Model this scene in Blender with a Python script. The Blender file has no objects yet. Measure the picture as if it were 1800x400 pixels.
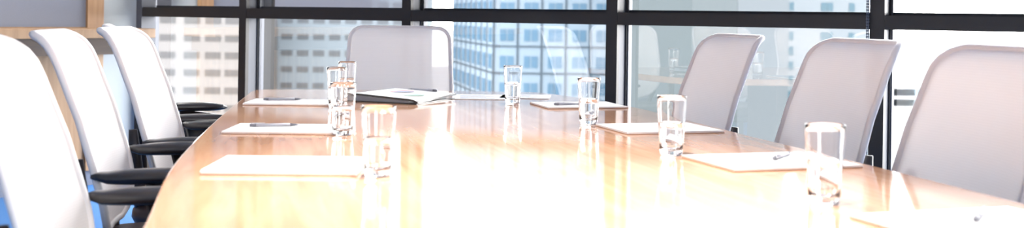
import bpy, bmesh, math, random
from mathutils import Vector, Matrix
random.seed(7)
PI = math.pi
C = bpy.context.scene.collection

# ------------------------------------------------------------------ camera model
FPX = 1900.0            # focal length in pixels of the 1800 px wide frame
CAMZ = 1.045
HY = 30.0               # row of the horizon in the middle column
ROLL = 0.0143
YAW = math.radians(32.2)
RX, RY = math.cos(YAW), math.sin(YAW)     # camera right, on plan
VX, VY = -math.sin(YAW), math.cos(YAW)    # camera forward, on plan

def W(X, D, z=0.0):
    """room point from (metres to the right of, metres ahead of) the camera"""
    return Vector((X*RX + D*VX, X*RY + D*VY, z))

def horizon(px):
    return HY + ROLL*(px-900)

def on_plane(px, py, z):
    """plan offsets (X, D) of the point at height z seen at a photo pixel"""
    D = (CAMZ-z)*FPX/(py-horizon(px))
    return ((px-900)/FPX*D, D)

def ray_x(px, wx):
    """y in the room where the vertical through photo column px meets plane x = wx"""
    t = (px-900)/FPX
    dx, dy = t*RX+VX, t*RY+VY
    return wx/dx*dy

# ------------------------------------------------------------------ materials
def nmat(name):
    m = bpy.data.materials.new(name); m.use_nodes = True
    nt = m.node_tree
    return m, nt, nt.nodes.get('Principled BSDF'), nt.nodes['Material Output']

def plain(name, col, rough=.5, metal=0.0, spec=.5, var=0.04, scale=30, coat=0):
    m, nt, b, out = nmat(name)
    b.inputs['Roughness'].default_value = rough
    b.inputs['Metallic'].default_value = metal
    b.inputs['Specular IOR Level'].default_value = spec
    b.inputs['Coat Weight'].default_value = coat
    tc = nt.nodes.new('ShaderNodeTexCoord')
    no = nt.nodes.new('ShaderNodeTexNoise'); no.inputs['Scale'].default_value = scale
    no.inputs['Detail'].default_value = 3
    mx = nt.nodes.new('ShaderNodeMix'); mx.data_type = 'RGBA'
    mx.inputs['A'].default_value = tuple(max(0, c*(1-var)) for c in col)+(1,)
    mx.inputs['B'].default_value = tuple(min(1, c*(1+var)) for c in col)+(1,)
    nt.links.new(tc.outputs['Object'], no.inputs['Vector'])
    nt.links.new(no.outputs['Fac'], mx.inputs['Factor'])
    nt.links.new(mx.outputs['Result'], b.inputs['Base Color'])
    return m

def wood(name, c1, c2, rough=.25, stretch=(1, 14, 14), scale=2.2, coat=0, coat_rough=.08, spec=.5):
    m, nt, b, out = nmat(name)
    b.inputs['Roughness'].default_value = rough
    b.inputs['Coat Weight'].default_value = coat
    b.inputs['Coat Roughness'].default_value = coat_rough
    b.inputs['Coat IOR'].default_value = 1.42
    b.inputs['Specular IOR Level'].default_value = spec
    tc = nt.nodes.new('ShaderNodeTexCoord')
    mp = nt.nodes.new('ShaderNodeMapping'); mp.inputs['Scale'].default_value = stretch
    no = nt.nodes.new('ShaderNodeTexNoise'); no.inputs['Scale'].default_value = scale
    no.inputs['Detail'].default_value = 7; no.inputs['Distortion'].default_value = .6
    cr = nt.nodes.new('ShaderNodeValToRGB')
    cr.color_ramp.elements[0].position = .35; cr.color_ramp.elements[0].color = c1+(1,)
    cr.color_ramp.elements[1].position = .68; cr.color_ramp.elements[1].color = c2+(1,)
    nt.links.new(tc.outputs['Object'], mp.inputs['Vector'])
    nt.links.new(mp.outputs['Vector'], no.inputs['Vector'])
    nt.links.new(no.outputs['Fac'], cr.inputs['Fac'])
    nt.links.new(cr.outputs['Color'], b.inputs['Base Color'])
    return m

def mesh_fabric(name, col, see=.10, trans=.45):
    """woven chair mesh: open weave that lets light and a little of the view through"""
    m, nt, b, out = nmat(name)
    nt.nodes.remove(b)
    tc = nt.nodes.new('ShaderNodeTexCoord')
    wv = nt.nodes.new('ShaderNodeTexWave'); wv.inputs['Scale'].default_value = 55
    wv.inputs['Distortion'].default_value = 1.2; wv.inputs['Detail'].default_value = 1
    wv.bands_direction = 'Z'
    nt.links.new(tc.outputs['Object'], wv.inputs['Vector'])
    mr = nt.nodes.new('ShaderNodeMapRange')
    mr.inputs['To Min'].default_value = see*.75; mr.inputs['To Max'].default_value = see*1.25
    nt.links.new(wv.outputs['Fac'], mr.inputs['Value'])
    d = nt.nodes.new('ShaderNodeBsdfDiffuse'); d.inputs['Color'].default_value = col+(1,)
    t = nt.nodes.new('ShaderNodeBsdfTranslucent'); t.inputs['Color'].default_value = col+(1,)
    a = nt.nodes.new('ShaderNodeMixShader'); a.inputs[0].default_value = trans
    nt.links.new(d.outputs[0], a.inputs[1]); nt.links.new(t.outputs[0], a.inputs[2])
    tr = nt.nodes.new('ShaderNodeBsdfTransparent')
    f = nt.nodes.new('ShaderNodeMixShader')
    nt.links.new(mr.outputs['Result'], f.inputs[0])
    nt.links.new(a.outputs[0], f.inputs[1]); nt.links.new(tr.outputs[0], f.inputs[2])
    nt.links.new(f.outputs[0], out.inputs['Surface'])
    return m

def pane_glass(name, tint, refl):
    """thin double glazing: tinted see-through with a mirror-sharp surface reflection"""
    m, nt, b, out = nmat(name)
    nt.nodes.remove(b)
    tr = nt.nodes.new('ShaderNodeBsdfTransparent'); tr.inputs['Color'].default_value = tint+(1,)
    gl = nt.nodes.new('ShaderNodeBsdfGlossy'); gl.inputs['Roughness'].default_value = 0.0
    gl.inputs['Color'].default_value = (1, 1, 1, 1)
    lw = nt.nodes.new('ShaderNodeFresnel'); lw.inputs['IOR'].default_value = 1.5
    mu = nt.nodes.new('ShaderNodeMath'); mu.operation = 'MULTIPLY'; mu.inputs[1].default_value = refl
    mu.use_clamp = True
    nt.links.new(lw.outputs[0], mu.inputs[0])
    f = nt.nodes.new('ShaderNodeMixShader')
    nt.links.new(mu.outputs[0], f.inputs[0])
    nt.links.new(tr.outputs[0], f.inputs[1]); nt.links.new(gl.outputs[0], f.inputs[2])
    nt.links.new(f.outputs[0], out.inputs['Surface'])
    return m

def clear_glass(name, ior, col=(1, 1, 1)):
    m, nt, b, out = nmat(name)
    b.inputs['Base Color'].default_value = col+(1,)
    b.inputs['Roughness'].default_value = 0.0
    b.inputs['IOR'].default_value = ior
    b.inputs['Transmission Weight'].default_value = 1.0
    return m

M = {}
M['table'] = wood('polished_table_wood', (.54, .285, .17), (.66, .395, .25), rough=.5, coat=1.0, coat_rough=.075, stretch=(9, .8, 9), scale=3.0, spec=0.0)
M['oak'] = wood('light_brown_wood', (.30, .17, .085), (.40, .24, .125), rough=.4, stretch=(12, 12, 1.2))
M['oak_dark_and_shade'] = wood('dark_wood_and_shelf_shade', (.045, .02, .012), (.07, .034, .02), rough=.45, stretch=(12, 1.2, 12))  # wood of the table base; also colours the shade box under the shelf
M['black_metal'] = plain('black_window_metal', (.020, .0155, .014), rough=.4)
M['grey_metal'] = plain('blue_grey_aluminium', (.085, .09, .11), rough=.45, metal=0.0)
M['gasket'] = plain('black_rubber_gasket', (.02, .02, .025), rough=.6)
M['wall'] = plain('white_painted_plaster', (.78, .79, .80), rough=.8, var=.02, scale=8)
M['wall_blue'] = plain('pale_blue_grey_paint', (.39, .43, .46), rough=.8, var=.02, scale=8)
M['ceiling'] = plain('white_ceiling_paint', (.85, .85, .84), rough=.9, var=.02, scale=8)
M['carpet'] = plain('blue_carpet', (.035, .15, .40), rough=.95, var=.25, scale=240)
M['board'] = plain('blue_grey_board_felt', (.20, .22, .28), rough=.8, var=.05, scale=120)
M['mesh'] = mesh_fabric('white_chair_mesh', (.90, .86, .83), see=.06, trans=.13)
M['rim'] = plain('pale_plastic_rim', (.76, .74, .74), rough=.45)
M['dark_plastic'] = plain('black_brown_plastic', (.018, .013, .013), rough=.32, spec=.6)
M['pad'] = plain('black_arm_pad', (.014, .012, .013), rough=.28, spec=.7)
M['seat'] = plain('dark_brown_seat_leather', (.05, .026, .022), rough=.38, var=.1)
M['chrome'] = plain('polished_steel', (.6, .6, .62), rough=.2, metal=1.0)
M['paper'] = plain('white_paper', (.90, .89, .88), rough=.7, var=.01)
M['backing'] = plain('tan_pad_backing', (.62, .40, .28), rough=.8, var=.05)
M['tint_pink'] = plain('pink_print', (.80, .48, .50), rough=.7)
M['tint_green'] = plain('green_print', (.50, .74, .62), rough=.7)
M['tint_blue'] = plain('blue_print', (.50, .58, .76), rough=.7)
M['print_grey'] = plain('grey_print', (.55, .55, .58), rough=.7)
M['cover'] = plain('black_folder_cover', (.012, .012, .014), rough=.25, spec=.6)
M['cover_edge'] = plain('blue_grey_folder_spine', (.25, .28, .33), rough=.3)
M['pen'] = plain('light_grey_pen', (.50, .50, .55), rough=.3, metal=0.0)
M['pen_dark'] = plain('dark_pen_grip', (.22, .22, .25), rough=.4)
M['tumbler'] = clear_glass('clear_drinking_glass', 1.47)
M['water'] = clear_glass('still_water', 1.33)
M['pane'] = pane_glass('window_pane_glass', (.91, .91, .91), 4.2)
M['chain'] = plain('grey_bead_chain', (.16, .16, .17), rough=.4, metal=.3)
M['blind'] = plain('pale_blind_cloth', (.7, .7, .68), rough=.9)

# ------------------------------------------------------------------ mesh helpers
def new_obj(name, bm, mat, parent=None, smooth=False, mats=None):
    me = bpy.data.meshes.new(name)
    bmesh.ops.recalc_face_normals(bm, faces=bm.faces)
    bm.to_mesh(me); bm.free()
    if smooth:
        for p in me.polygons: p.use_smooth = True
    for m in (mats or [mat]): me.materials.append(m)
    o = bpy.data.objects.new(name, me); C.objects.link(o)
    if parent: o.parent = parent
    return o

def box(bm, c, s, rz=0, mi=0, bevel=0):
    r = bmesh.ops.create_cube(bm, size=1)
    mat = Matrix.Translation(c) @ Matrix.Rotation(rz, 4, 'Z') @ Matrix.Diagonal((s[0], s[1], s[2], 1))
    bmesh.ops.transform(bm, matrix=mat, verts=r['verts'])
    fs = {f for v in r['verts'] for f in v.link_faces}
    for f in fs: f.material_index = mi
    if bevel:
        es = {e for v in r['verts'] for e in v.link_edges}
        bmesh.ops.bevel(bm, geom=list(es), offset=bevel, segments=2, affect='EDGES', profile=.5)

def boxo(name, c, s, mat, parent=None, rz=0, bevel=0):
    bm = bmesh.new(); box(bm, c, s, rz, 0, bevel)
    return new_obj(name, bm, mat, parent)

def boxmm(name, lo, hi, mat, parent=None, bevel=0):
    c = [(a+b)/2 for a, b in zip(lo, hi)]; s = [abs(b-a) for a, b in zip(lo, hi)]
    return boxo(name, c, s, mat, parent, 0, bevel)

def tube(bm, pts, rad, seg=10, closed=False):
    """round bar along points; rad is a number or one per point"""
    pts = [Vector(p) for p in pts]; n = len(pts)
    rads = rad if isinstance(rad, (list, tuple)) else [rad]*n
    rings = []
    prev = None
    for i, p in enumerate(pts):
        a = pts[(i-1) % n] if (closed or i > 0) else p
        b = pts[(i+1) % n] if (closed or i < n-1) else p
        t = (b-a).normalized()
        if prev is None:
            up = Vector((0, 0, 1)) if abs(t.z) < .9 else Vector((0, 1, 0))
            x = t.cross(up).normalized()
        else:
            x = (prev - t*prev.dot(t)).normalized()
        prev = x
        y = t.cross(x)
        rr = rads[i]
        if not isinstance(rr, (tuple, list)): rr = (rr, rr)
        rings.append([bm.verts.new(p + x*rr[0]*math.cos(2*PI*k/seg) + y*rr[1]*math.sin(2*PI*k/seg)) for k in range(seg)])
    m = n if closed else n-1
    for i in range(m):
        A, B = rings[i], rings[(i+1) % n]
        for k in range(seg):
            bm.faces.new((A[k], A[(k+1) % seg], B[(k+1) % seg], B[k]))
    if not closed:
        bm.faces.new(rings[0]); bm.faces.new(list(reversed(rings[-1])))

def lathe(bm, prof, seg=40, close=True):
    rings = []
    for r, z in prof:
        if r < 1e-6: rings.append([bm.verts.new((0, 0, z))])
        else: rings.append([bm.verts.new((r*math.cos(2*PI*k/seg), r*math.sin(2*PI*k/seg), z)) for k in range(seg)])
    for A, B in zip(rings, rings[1:]):
        for k in range(seg):
            k2 = (k+1) % seg
            if len(A) == 1: bm.faces.new((A[0], B[k], B[k2]))
            elif len(B) == 1: bm.faces.new((A[k], A[k2], B[0]))
            else: bm.faces.new((A[k], A[k2], B[k2], B[k]))

def spline(pts, n=8, closed=True):
    out = []; N = len(pts)
    for i in range(N if closed else N-1):
        p0, p1, p2, p3 = (Vector(pts[(i+k-1) % N]) if closed else Vector(pts[min(max(i+k-1, 0), N-1)]) for k in range(4))
        for j in range(n):
            t = j/n
            out.append(.5*((2*p1)+(-p0+p2)*t+(2*p0-5*p1+4*p2-p3)*t*t+(-p0+3*p1-3*p2+p3)*t**3))
    if not closed: out.append(Vector(pts[-1]))
    return out

def extrude_outline(bm, pts2, z0, z1, ch=0.0):
    """flat board with the given outline (convex-ish), small chamfer at both rims"""
    cx = sum(p[0] for p in pts2)/len(pts2); cy = sum(p[1] for p in pts2)/len(pts2)
    def inset(d):
        out = []
        n = len(pts2)
        for i in range(n):
            a, b, c = Vector(pts2[i-1][:2]), Vector(pts2[i][:2]), Vector(pts2[(i+1) % n][:2])
            t = (c-a).normalized(); nrm = Vector((-t.y, t.x))
            if (Vector((cx, cy))-b).dot(nrm) < 0: nrm = -nrm
            out.append(b+nrm*d)
        return out
    levels = [(z0, ch), (z0+ch, 0), (z1-ch, 0), (z1-ch*.3, ch*.3), (z1, ch)] if ch else [(z0, 0), (z1, 0)]
    rings = [[bm.verts.new((p.x, p.y, z)) for p in inset(d)] for z, d in levels]
    n = len(pts2)
    for A, B in zip(rings, rings[1:]):
        for k in range(n):
            bm.faces.new((A[k], A[(k+1) % n], B[(k+1) % n], B[k]))
    bm.faces.new(list(reversed(rings[0]))); bm.faces.new(rings[-1])

def thing(name, label, cat, loc=(0, 0, 0), rz=0, group=None):
    o = bpy.data.objects.new(name, None); C.objects.link(o)
    o.empty_display_size = .1
    o.location = loc; o.rotation_euler = (0, 0, rz)
    o['label'] = label; o['category'] = cat
    if group: o['group'] = group
    return o

def structure(o):
    o['kind'] = 'structure'; return o

def dup(root, loc, rz, label, group=None):
    r = root.copy(); C.objects.link(r)
    r.location = loc; r.rotation_euler = (0, 0, rz); r['label'] = label
    if group: r['group'] = group
    for ch in list(root.children):
        c = ch.copy(); C.objects.link(c); c.parent = r
        for g in list(ch.children):
            d = g.copy(); C.objects.link(d); d.parent = c
    return r

def face_angle(fx, fd):
    """rotation about z that turns local +Y to the plan direction (fx right, fd ahead)"""
    v = W(fx, fd)
    return math.atan2(v.y, v.x) - PI/2

# ------------------------------------------------------------------ room shell
WINY = 4.50                 # inner face of the window wall
LWX = -5.62                 # left wall
RWX = 3.1
BWY = -4.2
CEIL = 2.62
MX0 = -4.68; BAY = 1.20

structure(boxmm('floor', (LWX-.1, BWY-.1, -.12), (RWX+.1, WINY+.15, 0), M['carpet']))
structure(boxmm('ceiling', (LWX-.1, BWY-.1, CEIL), (RWX+.1, WINY+.15, CEIL+.1), M['ceiling']))
structure(boxmm('wall_left', (LWX-.1, BWY-.1, 0), (LWX, WINY+.15, CEIL), M['wall_blue']))
structure(boxmm('wall_back', (LWX, BWY-.1, 0), (RWX, BWY, CEIL), M['wall']))
structure(boxmm('baseboard_left', (LWX, BWY, 0), (LWX+.015, WINY-.02, .09), M['board']))

# window walls: mullions, transoms and panes; local x runs along the wall, +y is outdoors
mull = [LWX+.03] + [MX0+BAY*i for i in range(0, 7)] + [RWX-.03]
mull_r_added = [-2.6, -1.4, -.2]
MW = .058; DEP = .125
TZ = 1.045; TH = .058
count = {'trim': 0, 'window': 0}
def framed(stem, loc, rz):
    count[stem] += 1
    t = bpy.data.objects.new('%s_%d' % (stem, count[stem]), None); C.objects.link(t); structure(t)
    t.location = loc; t.rotation_euler = (0, 0, rz)
    return t
def window_wall(marks, place, rz):
    for i, x in enumerate(marks):
        t = framed('trim', place(x), rz)
        edge = i in (0, len(marks)-1)
        w = .05 if edge else MW
        boxmm('mullion_cap', (-w/2, -.012, 0), (w/2, .012, CEIL), M['grey_metal'] if edge else M['black_metal'], t)
        boxmm('mullion_body', (-w/2+.003, .012, 0), (w/2-.003, DEP, CEIL), M['grey_metal'], t)
        if not edge:
            for s in (-1, 1):
                boxmm('gasket', (s*(w/2-.003), .078, 0), (s*(w/2+.004), .088, CEIL), M['gasket'], t)
                boxmm('glazing_bead', (s*(w/2-.003), .088, 0), (s*(w/2+.010), .124, CEIL), M['grey_metal'], t)
    for i in range(len(marks)-1):
        a, b = marks[i]+MW/2, marks[i+1]-MW/2
        wv = framed('window', place((a+b)/2), rz)
        h = (b-a)/2
        boxmm('transom_bar', (-h, -.010, TZ-TH/2), (h, .10, TZ+TH/2), M['black_metal'], wv)
        boxmm('sill_bar', (-h, -.010, 0), (h, .11, .08), M['black_metal'], wv)
        boxmm('head_bar', (-h, -.010, CEIL-.06), (h, .11, CEIL), M['black_metal'], wv)
        for z0, z1 in ((.08, TZ-TH/2), (TZ+TH/2, CEIL-.06)):
            boxmm('gasket', (-h, .098, z0), (h, .101, z0+.012), M['gasket'], wv)
            bm = bmesh.new()
            bm.faces.new([bm.verts.new(p) for p in ((-h-.004, .104, z0-.01), (h+.004, .104, z0-.01), (h+.004, .104, z1+.01), (-h-.004, .104, z1+.01))])
            new_obj('pane', bm, M['pane'], wv)
bm = bmesh.new()
for y0, y1 in ((BWY-.1, -2.62), (-.18, WINY+.15)): box(bm, (RWX+.05, (y0+y1)/2, CEIL/2), (.1, y1-y0, CEIL))
structure(new_obj('wall_right', bm, M['wall']))
window_wall(mull, lambda x: (x, WINY, 0), 0)
window_wall(mull_r_added, lambda y: (RWX, y, 0), -PI/2)  # unseen bays in the right wall, added to bring in more daylight

# rolled up blinds with their bead chains (only the chains hang into view)
def roller_blind(i, label):
    xa, xb = mull[i]+.04, mull[i+1]-.024
    t = thing('roller_blind', label, 'blind', ((xa+xb)/2, WINY-.035, CEIL-.09), 0, 'rolled up window blinds')
    h = (xb-xa)/2
    bm = bmesh.new(); tube(bm, [(-h+.02, 0, 0), (h-.02, 0, 0)], .03, 20); new_obj('blind_roll', bm, M['blind'], t, True)
    for s in (-1, 1):
        boxmm('bracket', (s*h-.006, -.03, -.035), (s*h+.006, .02, .09), M['grey_metal'], t)
    bm = bmesh.new()
    xx = h-.008
    for sy in (-.013, .013):
        tube(bm, [(xx, sy, 0), (xx, sy, -2.05)], .0016, 6)
        z = -.02
        while z > -2.05:
            r = bmesh.ops.create_icosphere(bm, subdivisions=1, radius=.0042)
            bmesh.ops.translate(bm, verts=r['verts'], vec=(xx, sy, z)); z -= .012
    tube(bm, [(xx, -.013, -2.05), (xx, -.006, -2.062), (xx, .006, -2.062), (xx, .013, -2.05)], .0025, 6)
    new_obj('pull_chain', bm, M['chain'], t, True)
roller_blind(3, 'rolled-up blind whose bead chain hangs by the mullion near the farthest right-hand notepad')
roller_blind(4, 'rolled-up blind whose bead chain hangs behind the middle mesh chair on the right')

# ------------------------------------------------------------------ left wall joinery
yr = ray_x(182, LWX+.03); yl = ray_x(153, LWX+.03)
t = thing('framed_wall_board', 'blue-grey wall board in a light brown wooden frame at the left wall', 'wall board', (LWX, 0, 0), 0)
boxmm('board_panel', (.002, .6, .95), (.018, yl, 2.3), M['board'], t)
boxmm('stile', (.002, yl, .09), (.035, yr, 2.36), M['oak'], t, .002)
boxmm('top_rail', (.002, .6, 2.3), (.035, yl, 2.36), M['oak'], t, .002)
boxmm('stile', (.002, .54, .09), (.035, .6, 2.36), M['oak'], t, .002)
boxmm('lower_panel', (.002, .6, .09), (.018, yl, .95), M['oak'], t)
t = thing('wall_shelf', 'light brown wooden ledge along the left wall behind the white chairs', 'shelf', (LWX, 0, 0), 0)
SZ = .945
boxmm('shelf_board', (.036, .6, SZ-.055), (.33, 4.37, SZ), M['oak'], t, .003)
boxmm('under_shelf_shade', (.036, .65, SZ-.15), (.29, 4.30, SZ-.0555), M['oak_dark_and_shade'], t)  # dark box standing in for the shade below the ledge

# ------------------------------------------------------------------ conference table
TT = .735
outline = [(-.36, .85), (-.42, 1.05), (-.526, 1.55), (-.666, 2.11), (-.78, 2.70), (-.90, 3.42), (-1.0, 4.08), (-1.035, 4.33),
           (-1.00, 4.425), (-.70, 4.475), (-.30, 4.50), (.02, 4.50), (.127, 4.46), (.24, 4.27), (.36, 4.02), (.466, 3.69), (.57, 3.24), (.668, 2.82), (.785, 2.35),
           (.89, 1.89), (.99, 1.40), (1.07, .98), (1.02, .84), (.60, .72), (.10, .68)]
outl = spline(outline, 8)
AX = math.atan2(.235, .972)
tl = W(-.05, 2.6)
tdir = W(-.235, .972)
trz = math.atan2(tdir.y, tdir.x) - PI/2
def table_local(X, D):
    p = W(X, D) - tl
    c, s = math.cos(-trz), math.sin(-trz)
    return (c*p.x - s*p.y, s*p.x + c*p.y)
table = thing('conference_table', 'long polished brown wood conference table with a bowed edge in the middle of the room', 'table', tl, trz)
bm = bmesh.new()
extrude_outline(bm, [table_local(p.x, p.y) for p in outl], TT-.035, TT, .004)
new_obj('table_top', bm, M['table'], table)
for yy in (-1.0, 1.0):
    bm = bmesh.new(); box(bm, (0, yy, (TT-.035)/2+.012), (.40, .12, TT-.035-.026), 0, 0, .006)
    box(bm, (0, yy, .0125), (.50, .30, .025), 0, 0, .004)
    new_obj('pedestal', bm, M['oak_dark_and_shade'], table)
boxo('stretcher', (0, 0, .40), (.05, 1.88, .16), M['oak_dark_and_shade'], table)

# ------------------------------------------------------------------ chairs
TOPZ, BOTZ, HWD = .99, .525, .235
def back_y(z):
    pts = [(.48, -.155), (.54, -.160), (.60, -.175), (.66, -.193), (.75, -.219), (.85, -.247), (.92, -.266), (.945, -.275), (.968, -.287), (.981, -.301), (.99, -.318)]
    for (z0, y0), (z1, y1) in zip(pts, pts[1:]):
        if z <= z1:
            t = (z-z0)/(z1-z0); return y0+(y1-y0)*t
    return pts[-1][1]
def back_w(z):
    w = HWD - .012*(max(0, z-.7)/.3)
    rt, rb = .055, .15
    if z > TOPZ-rt:
        k = (z-(TOPZ-rt))/rt; w = w - rt + rt*math.sqrt(max(0, 1-k*k))
    if z < BOTZ+rb:
        k = (BOTZ+rb-z)/rb; w = w - .16*(1-math.sqrt(max(0, 1-k*k*.98)))
    return w
def back_pt(u, z, off=0):
    w = back_w(z)
    x = u*w
    wrap = .038*(x/HWD)**2*(1-.55*max(0, z-.8)/.2)
    return Vector((x, back_y(z)+wrap+off, z))
def zlist():
    zs = [BOTZ+(TOPZ-BOTZ)*i/30 for i in range(31)]
    zs += [TOPZ-.055*(1-math.sin(a*PI/2/8)) for a in range(1, 8)]
    return sorted(set(round(z, 5) for z in zs))

def make_chair():
    t = thing('office_chair', '', 'chair')
    zs = zlist(); us = [-1+2*i/20 for i in range(21)]
    # mesh panel, with its own thickness
    bm = bmesh.new()
    g0 = [[bm.verts.new(back_pt(u, z, .004)) for u in us] for z in zs]
    for i in range(len(zs)-1):
        for j in range(len(us)-1):
            bm.faces.new((g0[i][j], g0[i][j+1], g0[i+1][j+1], g0[i+1][j]))
    new_obj('backrest', bm, M['mesh'], t, True)
    # rim around it
    loop = [back_pt(1, z) for z in zs] + [back_pt(u, zs[-1]) for u in reversed(us[1:-1])] + [back_pt(-1, z) for z in reversed(zs)] + [back_pt(u, zs[0]) for u in us[1:-1]]
    bm = bmesh.new(); tube(bm, loop, .0095, 10, True)
    new_obj('back_rim', bm, M['rim'], t, True)
    # dark lower brackets that carry the back
    for s in (-1, 1):
        pts = [(s*.218, -.200, .71), (s*.216, -.195, .64), (s*.202, -.190, .56), (s*.165, -.185, .485), (s*.11, -.14, .43), (s*.05, -.05, .41)]
        bm = bmesh.new(); tube(bm, pts, [(.006, .012), (.010, .018), (.012, .022), (.014, .022), (.015, .022), (.015, .022)], 10)
        new_obj('back_bracket', bm, M['dark_plastic'], t, True)
    # seat
    bm = bmesh.new()
    so = spline([(-.245, .0), (-.24, .17), (-.19, .265), (0, .285), (.19, .265), (.24, .17), (.245, 0), (.225, -.16), (.16, -.215), (0, -.225), (-.16, -.215), (-.225, -.16)], 5)
    rings = []
    for z, k in ((.425, .90), (.437, .97), (.452, 1.0), (.470, .99), (.484, .94), (.491, .80), (.487, .45)):
        rings.append([bm.verts.new((p.x*k, p.y*k, z)) for p in so])
    for A, B in zip(rings, rings[1:]):
        for k in range(len(so)): bm.faces.new((A[k], A[(k+1) % len(so)], B[(k+1) % len(so)], B[k]))
    bm.faces.new(rings[0][::-1]); bm.faces.new(rings[-1])
    new_obj('seat', bm, M['seat'], t, True)
    bm = bmesh.new(); box(bm, (0, 0, .405), (.24, .30, .045), 0, 0, .012)
    new_obj('seat_mechanism', bm, M['dark_plastic'], t)
    # arms: curved post and pad
    for s in (-1, 1):
        bm = bmesh.new()
        pts = [(s*.10, .0, .412), (s*.22, .0, .415), (s*.262, .0, .44), (s*.270, .005, .50), (s*.268, .015, .58), (s*.260, .025, .655)]
        tube(bm, pts, [(.02, .014), (.022, .014), (.032, .016), (.040, .017), (.046, .018), (.075, .018)], 12)
        arm = new_obj('armrest', bm, M['dark_plastic'], t, True)
        bm = bmesh.new()
        ring = []
        N = 16
        for i in range(N+1):
            q = i/N; y = -.165 + .30*q
            e = math.sqrt(max(0.0, 1-(abs(2*q-1))**3.2))
            w = .042*max(.12, e)*(0.85+.15*math.sin(PI*q)); th = .017*max(.25, e)
            zc = .672 + .004*math.sin(PI*q) + (.004 if q < .1 else 0)
            ring.append([bm.verts.new((s*.258+w*math.copysign(abs(math.cos(a))**.7, math.cos(a)), y, zc+th*math.copysign(abs(math.sin(a))**.8, math.sin(a)))) for a in [2*PI*k/14 for k in range(14)]])
        for A, B in zip(ring, ring[1:]):
            for k in range(14): bm.faces.new((A[k], A[(k+1) % 14], B[(k+1) % 14], B[k]))
        bm.faces.new(ring[0]); bm.faces.new(ring[-1][::-1])
        new_obj('arm_pad', bm, M['pad'], arm, True)
    # column and five star base
    bm = bmesh.new(); lathe(bm, [(0, .10), (.03, .10), (.03, .24), (.019, .245), (.019, .39), (0, .39)], 20)
    new_obj('gas_column', bm, M['dark_plastic'], t, True)
    for k in range(5):
        a = 2*PI*k/5 + PI/2
        ca, sa = math.cos(a), math.sin(a)
        bm = bmesh.new()
        tube(bm, [(ca*.02, sa*.02, .115), (ca*.12, sa*.12, .105), (ca*.29, sa*.29, .075)], [(.026, .02), (.022, .016), (.015, .012)], 10)
        leg = new_obj('base_leg', bm, M['dark_plastic'], t, True)
        bm = bmesh.new()
        cx, cy = ca*.29, sa*.29
        for s in (-1, 1):
            tube(bm, [(cx-sa*.006*s, cy+ca*.006*s, .026), (cx-sa*.022*s, cy+ca*.022*s, .026)], .026, 14)
        tube(bm, [(cx, cy, .03), (cx, cy, .075)], .007, 8)
        new_obj('caster', bm, M['dark_plastic'], leg, True)
    return t

chair0 = make_chair()
used = [False]
REF = -.17            # local y of the back's side edges at arm height
def place_chair(X, D, fx, fd, label):
    """(X, D): plan point of the middle of the back at arm height; (fx, fd): way it faces"""
    a = face_angle(fx, fd)
    f = W(fx, fd).normalized()
    p = W(X, D) - f*REF
    p.z = 0
    if not used[0]:
        used[0] = True
        chair0.location = p; chair0.rotation_euler = (0, 0, a); chair0['label'] = label
        chair0['group'] = 'white mesh office chairs around the table'
        return chair0
    return dup(chair0, p, a, label, 'white mesh office chairs around the table')
def lat(deg, side):
    """facing direction of a chair whose backrest runs deg left of straight ahead"""
    r = math.radians(deg)
    return (math.cos(r)*side, math.sin(r)*side)
place_chair(-.803, 1.90, *lat(11.3, 1), 'white office chair nearest the camera on the left, cut by the frame edge')
place_chair(-.99, 2.66, *lat(11.5, 1), 'white office chair second from the front on the left of the table')
place_chair(-1.068, 3.30, *lat(6, 1), 'white office chair on the left of the table nearest the window')
place_chair(-1.33, 3.95, *lat(19, 1), 'office chair mostly hidden behind the farthest white chair on the left')
place_chair(.630, 3.60, *lat(12, -1), 'pale mesh chair on the right of the table, farthest of the three there')
place_chair(.832, 2.93, *lat(11, -1), 'pale mesh chair on the right of the table, middle of the three there')
place_chair(.932, 2.27, *lat(9, -1), 'nearest pale mesh chair on the right, cut by the edge of the frame')
place_chair(-.50, 4.82, .08, -1, 'white mesh chair at the head of the table in front of the window')

# ------------------------------------------------------------------ things on the table
def make_glass():
    t = thing('drinking_glass', '', 'glass')
    H, R0, R1, th = .135, .0255, .0345, .0017
    def ro(z): return R0+(R1-R0)*(z/H)**.85
    prof = [(0, 0), (R0-.003, 0), (R0-.0006, .001), (R0, .003)]
    prof += [(ro(z), z) for z in [.01+.0125*i for i in range(11)] if z < H-.002]
    prof += [(ro(H)-.0004, H-.0006), (ro(H)-th/2, H), (ro(H)-th+.0004, H-.0006)]
    inner = [(ro(z)-th, z) for z in [.017+.0125*i for i in range(10)] if z < H-.002]
    prof += list(reversed(inner)) + [(R0-th-.003, .013), (0, .0125)]
    bm = bmesh.new(); lathe(bm, prof, 40)
    new_obj('tumbler', bm, M['tumbler'], t, True)
    wl = .074
    pw = [(0, .0129), (R0-th-.0035, .0134)] + [(ro(z)-th-.0004, z) for z in (.0175, .03, .045, .06, wl)] + [(ro(wl)-th-.002, wl-.0004), (0, wl-.0004)]
    bm = bmesh.new(); lathe(bm, pw, 40)
    new_obj('water', bm, M['water'], t, True)
    return t
glass0 = make_glass()
gl = [((605, 237), 'water glass in front of two others at the left of the black folder'),
      ((668, 309), 'water glass nearest the camera on the left half of the table'),
      ((903, 181), 'water glass farthest away, in front of the glass tower in the window'),
      ((1037, 218), 'half-filled water glass on the right side, beside the farthest right-hand notepad'),
      ((1183, 272), 'half-filled water glass in front of the farthest pale chair on the right'),
      ((1453, 358), 'largest and nearest water glass, at the right beside a notepad with pen')]
for i, ((px, py), lab) in enumerate(gl):
    X, D = on_plane(px, py, TT)
    if i == 0:
        g = glass0; g.location = W(X, D, TT+.0005); g['label'] = lab; g['group'] = 'water glasses on the table'
    else:
        dup(glass0, W(X, D, TT+.0005), .37*i, lab, 'water glasses on the table')
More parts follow.
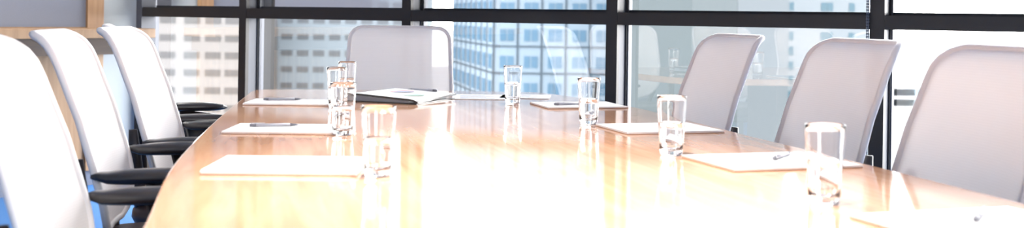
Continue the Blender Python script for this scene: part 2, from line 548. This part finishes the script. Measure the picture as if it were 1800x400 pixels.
for (px, ry, lab) in ((612, 108, 'water glass farthest back of three lined up left of the folder'), (594, 118, 'water glass half hidden, middle of three lined up left of the folder')):
    D = (CAMZ-TT-.135)*FPX/(ry-horizon(px)); X = (px-900)/FPX*D
    dup(glass0, W(X, D, TT+.0005), .5, lab, 'water glasses on the table')

def notepad(c00, ex, ey, lx, ly, label, h=.006, board=True):
    """c00: plan corner, ex: direction of long side, paper block over a thin backing board"""
    mid = (c00[0]+ex[0]*lx/2+ey[0]*ly/2, c00[1]+ex[1]*lx/2+ey[1]*ly/2)
    v = W(*ex)
    rz = math.atan2(v.y, v.x)
    t = thing('notepad', label, 'notepad', W(mid[0], mid[1], TT+.0005), rz, 'white notepads laid out around the table')
    boxmm('backing_board', (-lx/2, -ly/2, 0), (lx/2, ly/2, .0012), M['backing'], t)
    bm = bmesh.new()
    n = 3
    for k in range(n):
        z0 = .0012+(h-.0012)*k/n; z1 = .0012+(h-.0012)*(k+1)/n
        dx, dy = random.uniform(-.0012, .0012), random.uniform(-.0012, .0012)
        box(bm, (dx, dy, (z0+z1)/2), (lx-.002, ly-.002, z1-z0))
    new_obj('paper_block', bm, M['paper'], t)
    return t, mid, rz
def unit(a): 
    r = math.radians(a); return (math.cos(r), math.sin(r)), (-math.sin(r), math.cos(r))
# left-hand side
pads = {}
def pad_px(key, px, py, ang, lx, ly, label, h=.006):
    """px, py: photo pixel of the near left corner"""
    ex, ey = unit(ang)
    pads[key] = notepad(on_plane(px, py, TT), ex, ey, lx, ly, label, h)
pad_px('l1', 428, 184.5, 1.5, .30, .22, 'notepad with pen at the far left corner of the table')
pad_px('l2', 392, 235, 1.5, .30, .22, 'white notepad with pen between two other notepads on the left of the table')
pad_px('l3', 355, 307, 1.5, .30, .22, 'white notepad nearest the camera on the left of the table', .009)
pad_px('r1', 966, 191.5, 15, .29, .23, 'white notepad behind the second farthest glass at the far right of the table')
pad_px('r2', 1106, 236.5, 17, .29, .235, 'white notepad without pen, crossed by the water glass before the farthest right chair')
pad_px('r3', 1294, 302.5, 18, .31, .235, 'white notepad with pen behind the nearest large water glass')
pad_px('r4', 1680, 437, 18, .31, .235, 'white notepad with pen cut off by the bottom right corner of the frame')

def make_pen():
    t = thing('pen', '', 'pen')
    bm = bmesh.new(); tube(bm, [(-.045, 0, 0), (.045, 0, 0)], .0042, 12); new_obj('barrel', bm, M['pen'], t, True)
    bm = bmesh.new(); tube(bm, [(.045, 0, 0), (.060, 0, 0), (.068, 0, 0)], [.0042, .0028, .0007], 12); new_obj('tip', bm, M['pen_dark'], t, True)
    bm = bmesh.new(); tube(bm, [(-.045, 0, 0), (-.062, 0, 0)], [.0045, .0038], 12); new_obj('cap', bm, M['pen_dark'], t, True)
    bm = bmesh.new(); box(bm, (-.04, 0, .0055), (.036, .0022, .0012)); box(bm, (-.057, 0, .0045), (.002, .0022, .002)); new_obj('clip', bm, M['pen'], t)
    return t
pen0 = make_pen(); pen_used = [False]
def pen_at(px, py, z, ang, label):
    X, D = on_plane(px, py, z)
    v = W(*unit(ang)[0]); rz = math.atan2(v.y, v.x)
    p = W(X, D, z+.0045)
    if not pen_used[0]:
        pen_used[0] = True; pen0.location = p; pen0.rotation_euler = (0, 0, rz); pen0['label'] = label; pen0['group'] = 'silver pens on the pads'
    else: dup(pen0, p, rz, label, 'silver pens on the pads')
pen_at(497, 176, TT+.0065, 12, 'pen lying on the notepad at the far left corner of the table')
pen_at(483, 222, TT+.0065, 14, 'pen lying on the middle notepad of the left side')
pen_at(1378, 276, TT+.0065, 60, 'pen lying on the notepad behind the nearest large glass')
pen_at(1728, 379, TT+.0065, 60, 'pen lying on the notepad at the bottom right of the photo')
pen_at(1003, 184, TT+.0065, 30, 'pen lying on the notepad at the far right of the table')

# black folder with curling cover and a printed sheet on top
fx0, fd0 = on_plane(735, 184, TT)
ang = -22
v = W(*unit(ang)[0])
fold = thing('document_folder', 'open black folder with a printed chart sheet on top near the head of the table', 'folder', W(fx0, fd0, TT+.0005), math.atan2(v.y, v.x))
LX, LY = .262, .315          # x runs -LX (spine end) .. 0 (near corner), y runs away from the camera
def sheet(name, z_lo, z_hi, t, x0, x1, y0, y1, mat, n=16):
    def P(f, i, j):
        x, y = x0+(x1-x0)*i/n, y0+(y1-y0)*j/6
        return bm.verts.new((x, y, f(x, y)))
    bm = bmesh.new()
    top = [[P(z_hi, i, j) for i in range(n+1)] for j in range(7)]
    bot = [[P(z_lo, i, j) for i in range(n+1)] for j in range(7)]
    for j in range(6):
        for i in range(n):
            bm.faces.new((top[j][i], top[j][i+1], top[j+1][i+1], top[j+1][i]))
            bm.faces.new((bot[j][i], bot[j+1][i], bot[j+1][i+1], bot[j][i+1]))
    for i in range(n):
        bm.faces.new((bot[0][i], bot[0][i+1], top[0][i+1], top[0][i])); bm.faces.new((bot[6][i+1], bot[6][i], top[6][i], top[6][i+1]))
    for j in range(6):
        bm.faces.new((bot[j+1][0], bot[j][0], top[j][0], top[j+1][0])); bm.faces.new((bot[j][n], bot[j+1][n], top[j+1][n], top[j][n]))
    return new_obj(name, bm, mat, t)
def z_front(x, y):           # upper face of the fanned-open upper cover
    q = (x+LX)/LX
    return .031 - .015*q + .012*(y/LY)*q*(1-.6*y/LY) - .006*max(0, (x+.03)/.03)**2*(1-y/LY)
sheet('back_cover', lambda x, y: 0.0, lambda x, y: .004, fold, -LX, 0, 0, LY, M['cover'])
sheet('page_stack', lambda x, y: .0042, lambda x, y: z_front(x, y)-.0062, fold, -LX+.004, -.035, .006, LY-.006, M['cover_edge'])
sheet('front_cover', lambda x, y: z_front(x, y)-.006, z_front, fold, -LX, .004, 0, LY, M['cover'])
def z_pg(x, y): return z_front(x, y)+.0002
pg = sheet('chart_page', z_pg, lambda x, y: z_pg(x, y)+.0008, fold, -LX+.012, .0, .002, LY-.008, M['paper'])
def disc(name, cx, cy, r, mat, a0=0, a1=2*PI):
    bm = bmesh.new(); n = 20
    cv = bm.verts.new((cx, cy, z_pg(cx, cy)+.0012))
    vs = [bm.verts.new((cx+r*math.cos(a0+(a1-a0)*k/n), cy+r*math.sin(a0+(a1-a0)*k/n), z_pg(cx, cy)+.0012)) for k in range(n+1)]
    for k in range(n): bm.faces.new((cv, vs[k], vs[k+1]))
    r_ = bmesh.ops.extrude_face_region(bm, geom=bm.faces[:])
    bmesh.ops.translate(bm, verts=[g for g in r_['geom'] if isinstance(g, bmesh.types.BMVert)], vec=(0, 0, .0004))
    return new_obj(name, bm, mat, pg)
disc('pie_chart', -.17, .20, .050, M['tint_pink'], .3, 4.6)
disc('pie_chart', -.17, .20, .050, M['tint_blue'], 4.6, 6.58)
disc('pie_chart', -.075, .115, .042, M['tint_green'])
pen_at(745, 160, TT+.0245, 155, 'pen lying on the printed sheet on top of the black folder')

# loose printed sheets at the head of the table
def loose_sheet(px, py, ang, lx, ly, label):
    ex, ey = unit(ang); c0 = on_plane(px, py, TT)
    mid = (c0[0]+ex[0]*lx/2+ey[0]*ly/2, c0[1]+ex[1]*lx/2+ey[1]*ly/2)
    v = W(*ex); rz = math.atan2(v.y, v.x)
    t = thing('paper_sheet', label, 'paper', W(mid[0], mid[1], TT+.0005), rz, 'loose papers at the head of the table')
    boxmm('page', (-lx/2, -ly/2, 0), (lx/2, ly/2, .0016), M['paper'], t)
    for k in range(4):
        boxmm('print_block', (-lx/2+.03, -ly/2+.03+.045*k, .0016), (lx/2-.05-.03*(k % 2), -ly/2+.05+.045*k, .0019), (M['print_grey'], M['tint_blue'])[k % 2], t)
loose_sheet(797, 174.5, 3, .21, .25, 'loose printed sheet right of the black folder')
loose_sheet(880, 172.5, -4, .19, .21, 'loose sheet half behind the farthest water glass')

# ------------------------------------------------------------------ the city outside
def facade_mat(name, col, var=.05):
    return plain(name, col, rough=.9, var=var, scale=.15, spec=.05)
M['bl_white'] = facade_mat('pale_warm_concrete', (.085, .081, .079))
M['bl_blue'] = facade_mat('pale_blue_render', (.086, .101, .113))
M['win_brown'] = plain('grey_brown_window_glass', (.030, .029, .029), rough=.5, spec=.15)
M['win_grey'] = plain('grey_window_glass', (.032, .037, .042), rough=.5, spec=.15)
M['tower_panel'] = facade_mat('light_blue_tower_panel', (.074, .096, .117))
M['tower_glass'] = plain('blue_tower_glass', (.016, .043, .070), rough=.5, spec=.15)
M['tower_line'] = plain('dark_blue_tower_joint', (.014, .022, .030), rough=.6, spec=.1)
M['slate'] = facade_mat('grey_blue_cladding', (.030, .036, .038))
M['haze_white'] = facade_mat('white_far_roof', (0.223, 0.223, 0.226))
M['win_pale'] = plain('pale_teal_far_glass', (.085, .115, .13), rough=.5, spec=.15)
M['pale_grey'] = facade_mat('pale_grey_blue_cladding', (.039, .045, .049))
M['pale_blue'] = facade_mat('pale_blue_cladding', (.072, .082, .089))
M['win_teal'] = plain('teal_window_glass', (.012, .034, .046), rough=.5, spec=.15)
M['ground'] = plain('pale_city_ground', (0.191, 0.197, 0.201), rough=.95, spec=.05, var=.15, scale=.02)
GZ = -70.0
structure(boxmm('ground_city', (-900, 6, GZ-1), (900, 1500, GZ), M['ground']))

def px_x(px, D): return (px-900)/FPX*D
def py_z(px, py, D): return CAMZ - (py-horizon(px))/FPX*D

def building(name, label, px0, px1, top_py, D, depth, wall_mat, rot=0):
    """a block whose front spans photo columns px0..px1 at distance D"""
    x0, x1 = px_x(px0, D), px_x(px1, D)
    t = thing(name, label, 'building', W((x0+x1)/2, D, GZ), YAW+rot, 'city buildings outside the window')
    top = py_z((px0+px1)/2, top_py, D)-GZ
    hw = (x1-x0)/2
    bm = bmesh.new(); box(bm, (0, depth/2, top/2), (2*hw, depth, top))
    box(bm, (0, depth/2, top+.4), (2*hw+.02, depth+.3, .8))
    new_obj('building_wall', bm, wall_mat, t)
    return t, hw, top, (x0+x1)/2

def windows(t, cx, D, cols, rows, w, h, mat, far_rows=None, proj=.08):
    """each window in view is a part; the rest of the front is one part"""
    bm = bmesh.new(); box(bm, (0, 0, 0), (w, proj*2, h))
    me = bpy.data.meshes.new('window'); bm.to_mesh(me); bm.free(); me.materials.append(mat)
    for z in rows:
        for x in cols:
            o = bpy.data.objects.new('window', me); C.objects.link(o); o.parent = t
            o.location = (x-cx, 0, z-GZ)
    if far_rows:
        bm = bmesh.new()
        for z in far_rows:
            for x in cols: box(bm, (x-cx, 0, z-GZ), (w, proj*2, h))
        o = new_obj('upper_windows', bm, mat, t); o['kind'] = 'stuff'

# pale office block seen through the left pane
D = 190
t, hw, top, cx = building('office_building', 'warm white office block with rows of brown windows seen through the leftmost pane', 262, 462, -150, D, 12, M['bl_white'])
cols = [px_x(p, D) for p in (295, 338, 375, 410, 446)]
rows = [py_z(375, y, D) for y in (5, 36, 67, 97.5, 128, 159, 190, 221)]
windows(t, cx, D, cols, rows, 2.75, 1.15, M['win_brown'], [py_z(375, 5-31*k, D) for k in range(1, 5)])
D = 205
t, hw, top, cx = building('office_building', 'pale blue office block with grey windows seen behind the white chair at the head', 466, 738, -190, D, 34, M['bl_blue'])
cols = [px_x(p, D) for p in (477, 505, 533, 561, 589, 617, 645, 673, 701, 729)]
rows = [py_z(560, y, D) for y in (7.5, 36, 65, 93.5, 122, 150.5, 179)]
windows(t, cx, D, cols, rows, 2.15, 1.05, M['win_grey'], [py_z(560, 7.5-28.5*k, D) for k in range(1, 7)])

# blue glass tower: frontal face and a wing that runs back to the left
D = 150
t = thing('glass_tower', 'light blue glass tower with a grid of panels seen right of the head chair', 'building', W(px_x(868, D), D, GZ), YAW, 'city buildings outside the window')
topz = py_z(950, -340, D)-GZ
wr = px_x(1098, D)-px_x(868, D)
wing = math.radians(78.6)
wl_len = 38.8
wx, wy = -math.cos(wing)*wl_len, math.sin(wing)*wl_len
bm = bmesh.new()
foot = [(0, 0), (wr, 0), (wr, 48), (wx, 48), (wx, wy)]
b0 = [bm.verts.new((x, y, 0)) for x, y in foot]; b1 = [bm.verts.new((x, y, topz)) for x, y in foot]
for i in range(5): bm.faces.new((b0[i], b0[(i+1) % 5], b1[(i+1) % 5], b1[i]))
bm.faces.new(b1); bm.faces.new(b0[::-1])
new_obj('building_wall', bm, M['tower_panel'], t)
cell = 42.2/FPX*D; flo = 47.0/FPX*D
z_line = py_z(950, 82, D)-GZ
zl = [z_line + flo*k for k in range(-9, 6)]
bm = bmesh.new()
for k in range(0, int(wr/cell)+1): box(bm, (k*cell, -.06, topz/2), (.26, .2, topz))
for z in zl: box(bm, (wr/2, -.05, z), (wr, .2, .22))
ux, uy = wx/wl_len, wy/wl_len
wrz = math.atan2(uy, ux)
wc = 4.85
nw = int(wl_len/wc+.01)
for k in range(1, nw+1): box(bm, (ux*k*wc, uy*k*wc, topz/2), (.2, .26, topz), wrz)
for z in zl: box(bm, (wx/2, wy/2, z), (wl_len, .2, .22), wrz)
new_obj('panel_joints', bm, M['tower_line'], t)
bm = bmesh.new(); [box(bm, (sx*.52, 0, 0), (.86, .16, 1.6)) for sx in (-1, 1)]
me = bpy.data.meshes.new('window'); bm.to_mesh(me); bm.free(); me.materials.append(M['tower_glass'])
bm = bmesh.new(); box(bm, (0, 0, 0), (2.3, .16, 2.0), wrz)
me2 = bpy.data.meshes.new('window'); bm.to_mesh(me2); bm.free(); me2.materials.append(M['tower_glass'])
n_win = 0
bm = bmesh.new()
for z in zl[:-1]:
    seen = (z+GZ) > py_z(950, 195, D) and (z+GZ) < py_z(950, -30, D)
    for k in range(int(wr/cell)):
        p = (k*cell+cell*.56, -.02, z+flo*.42)
        if seen:
            o = bpy.data.objects.new('window', me); C.objects.link(o); o.parent = t; o.location = p; n_win += 1
        else: [box(bm, (p[0]+sx*.52, p[1], p[2]), (.86, .16, 1.6)) for sx in (-1, 1)]
    for k in range(nw):
        q = k*wc+wc*.5
        p = (ux*q, uy*q, z+flo*.42)
        if seen and n_win < 98:
            o = bpy.data.objects.new('window', me2); C.objects.link(o); o.parent = t; o.location = p; n_win += 1
        else: box(bm, p, (2.3, .16, 2.0), wrz)
o = new_obj('upper_windows', bm, M['tower_glass'], t); o['kind'] = 'stuff'

# blank grey tower and pale block right of it
D = 120
t, hw, top, cx = building('grey_tower', 'blank grey-blue tower seen behind the farthest pale chair on the right', 1104, 1296, -330, D, 25, M['slate'])
t, hw, top, cx = building('grey_tower', 'plain pale blue tower just right of the blank grey-blue one', 1296.6, 1387, -330, D, 25, M['pale_grey'])
D = 185
t, hw, top, cx = building('pale_tower', 'white tower with small teal windows seen above the middle right-hand chair', 1386, 1530, -120, D, 25, M['pale_blue'])
cols = [px_x(p, D) for p in (1390, 1448, 1459, 1497)]
rows = [py_z(1460, y, D) for y in (-14, 12, 64, 90, 116, 142, 168, 194)]
windows(t, cx, D, cols, rows, 1.0, 1.4, M['win_teal'])
# low far roofs through the right pane
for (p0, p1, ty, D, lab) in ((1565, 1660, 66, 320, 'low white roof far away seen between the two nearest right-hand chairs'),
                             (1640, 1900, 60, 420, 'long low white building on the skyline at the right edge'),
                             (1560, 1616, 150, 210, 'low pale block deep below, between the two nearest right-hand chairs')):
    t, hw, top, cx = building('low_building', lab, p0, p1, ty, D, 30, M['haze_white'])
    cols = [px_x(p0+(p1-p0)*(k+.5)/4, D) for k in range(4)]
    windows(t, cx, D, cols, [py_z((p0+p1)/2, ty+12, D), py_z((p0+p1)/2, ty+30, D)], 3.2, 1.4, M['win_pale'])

# ------------------------------------------------------------------ light
wd = bpy.data.worlds.new('bright_overcast_sky'); bpy.context.scene.world = wd
wd.use_nodes = True
nt = wd.node_tree
bg = nt.nodes['Background']
tc = nt.nodes.new('ShaderNodeTexCoord'); sp = nt.nodes.new('ShaderNodeSeparateXYZ')
cr = nt.nodes.new('ShaderNodeValToRGB')
cr.color_ramp.elements[0].position = 0.0; cr.color_ramp.elements[0].color = (1.0, .985, .97, 1)
cr.color_ramp.elements[1].position = .6; cr.color_ramp.elements[1].color = (.94, .97, 1.0, 1)
nt.links.new(tc.outputs['Generated'], sp.inputs[0]); nt.links.new(sp.outputs['Z'], cr.inputs['Fac'])
nt.links.new(cr.outputs['Color'], bg.inputs['Color'])
bg.inputs['Strength'].default_value = 7.5

# daylight portals in the window openings: sampling help only, they add no light
pa = bpy.data.lights.new('window_portal', 'AREA'); pa.shape = 'RECTANGLE'
pa.size = RWX-LWX; pa.size_y = CEIL; pa.cycles.is_portal = True
po = bpy.data.objects.new('window_portal', pa); C.objects.link(po)
po.location = ((RWX+LWX)/2, WINY+.16, CEIL/2); po.rotation_euler = (-PI/2, 0, 0)
pb = bpy.data.lights.new('window_portal', 'AREA'); pb.shape = 'RECTANGLE'
pb.size = 2.4; pb.size_y = CEIL; pb.cycles.is_portal = True
po = bpy.data.objects.new('window_portal', pb); C.objects.link(po)
po.location = (RWX+.16, -1.4, CEIL/2); po.rotation_euler = (PI/2, 0, PI/2)

# ceiling spots added out of view to brighten the table and left wall
def fillspot(X, D, label, watt, cone):
    p = W(X, D); x, y = p.x, p.y
    t = thing('ceiling_fillspot', label, 'added fill light', (x, y, CEIL), 0, 'added ceiling fill lights out of view')
    bm = bmesh.new(); lathe(bm, [(.075, 0), (.095, 0), (.095, -.006), (.078, -.008), (.075, 0)], 32); new_obj('trim_ring', bm, M['rim'], t, True)
    l = bpy.data.lights.new('fillspot_lamp', 'SPOT'); l.energy = watt; l.color = (1, .95, .87); l.spot_size = math.radians(cone); l.spot_blend = .8; l.shadow_soft_size = .07; l.specular_factor = 1.0
    o = bpy.data.objects.new('fillspot_lamp', l); C.objects.link(o); o.location = (x, y, CEIL-.03)
fillspot(.05, 1.45, 'recessed ceiling downlight added out of view over the near end of the table', 125, 62)
fillspot(-.02, 2.2, 'recessed ceiling downlight added out of view over the middle of the table', 120, 54)
fillspot(-.25, 3.2, 'recessed ceiling downlight added out of view over the far half of the table', 45, 50)
for (X, D, lab) in ((-2.75, 4.1, 'recessed ceiling downlight added out of view to brighten the left wall, towards the camera'), (-2.35, 5.0, 'recessed ceiling downlight added out of view to brighten the left wall, middle of the row'), (-1.95, 5.9, 'recessed ceiling downlight added out of view to brighten the left wall, nearest the window')):
    fillspot(X, D, lab, 28, 120)

# ------------------------------------------------------------------ camera
cam = bpy.data.cameras.new('camera'); co = bpy.data.objects.new('camera', cam); C.objects.link(co)
r = Vector((RX, RY, 0)); up = Vector((0, 0, 1)); v = Vector((VX, VY, 0))
cr_, sr_ = math.cos(ROLL), math.sin(ROLL)
xa = r*cr_ + up*sr_; ya = -r*sr_ + up*cr_; za = -v
m = Matrix((xa, ya, za)).transposed().to_4x4(); m.translation = Vector((0, 0, CAMZ))
co.matrix_world = m
cam.sensor_fit = 'HORIZONTAL'; cam.sensor_width = 36
cam.lens = 36*FPX/1800
cam.shift_x = 0; cam.shift_y = -(200-HY)/1800
cam.clip_start = .05; cam.clip_end = 3000
cam.dof.use_dof = True; cam.dof.focus_distance = 3.7; cam.dof.aperture_fstop = 3.8
sc = bpy.context.scene
sc.camera = co
vs = sc.view_settings
vs.view_transform = 'Standard'; vs.look = 'None'; vs.gamma = 1; vs.use_curve_mapping = False
vs.exposure = 1.5
cy = sc.cycles
cy.use_denoising = True
cy.max_bounces = 14; cy.transparent_max_bounces = 16; cy.transmission_bounces = 12
cy.caustics_refractive = True; cy.caustics_reflective = False
cy.sample_clamp_indirect = 8
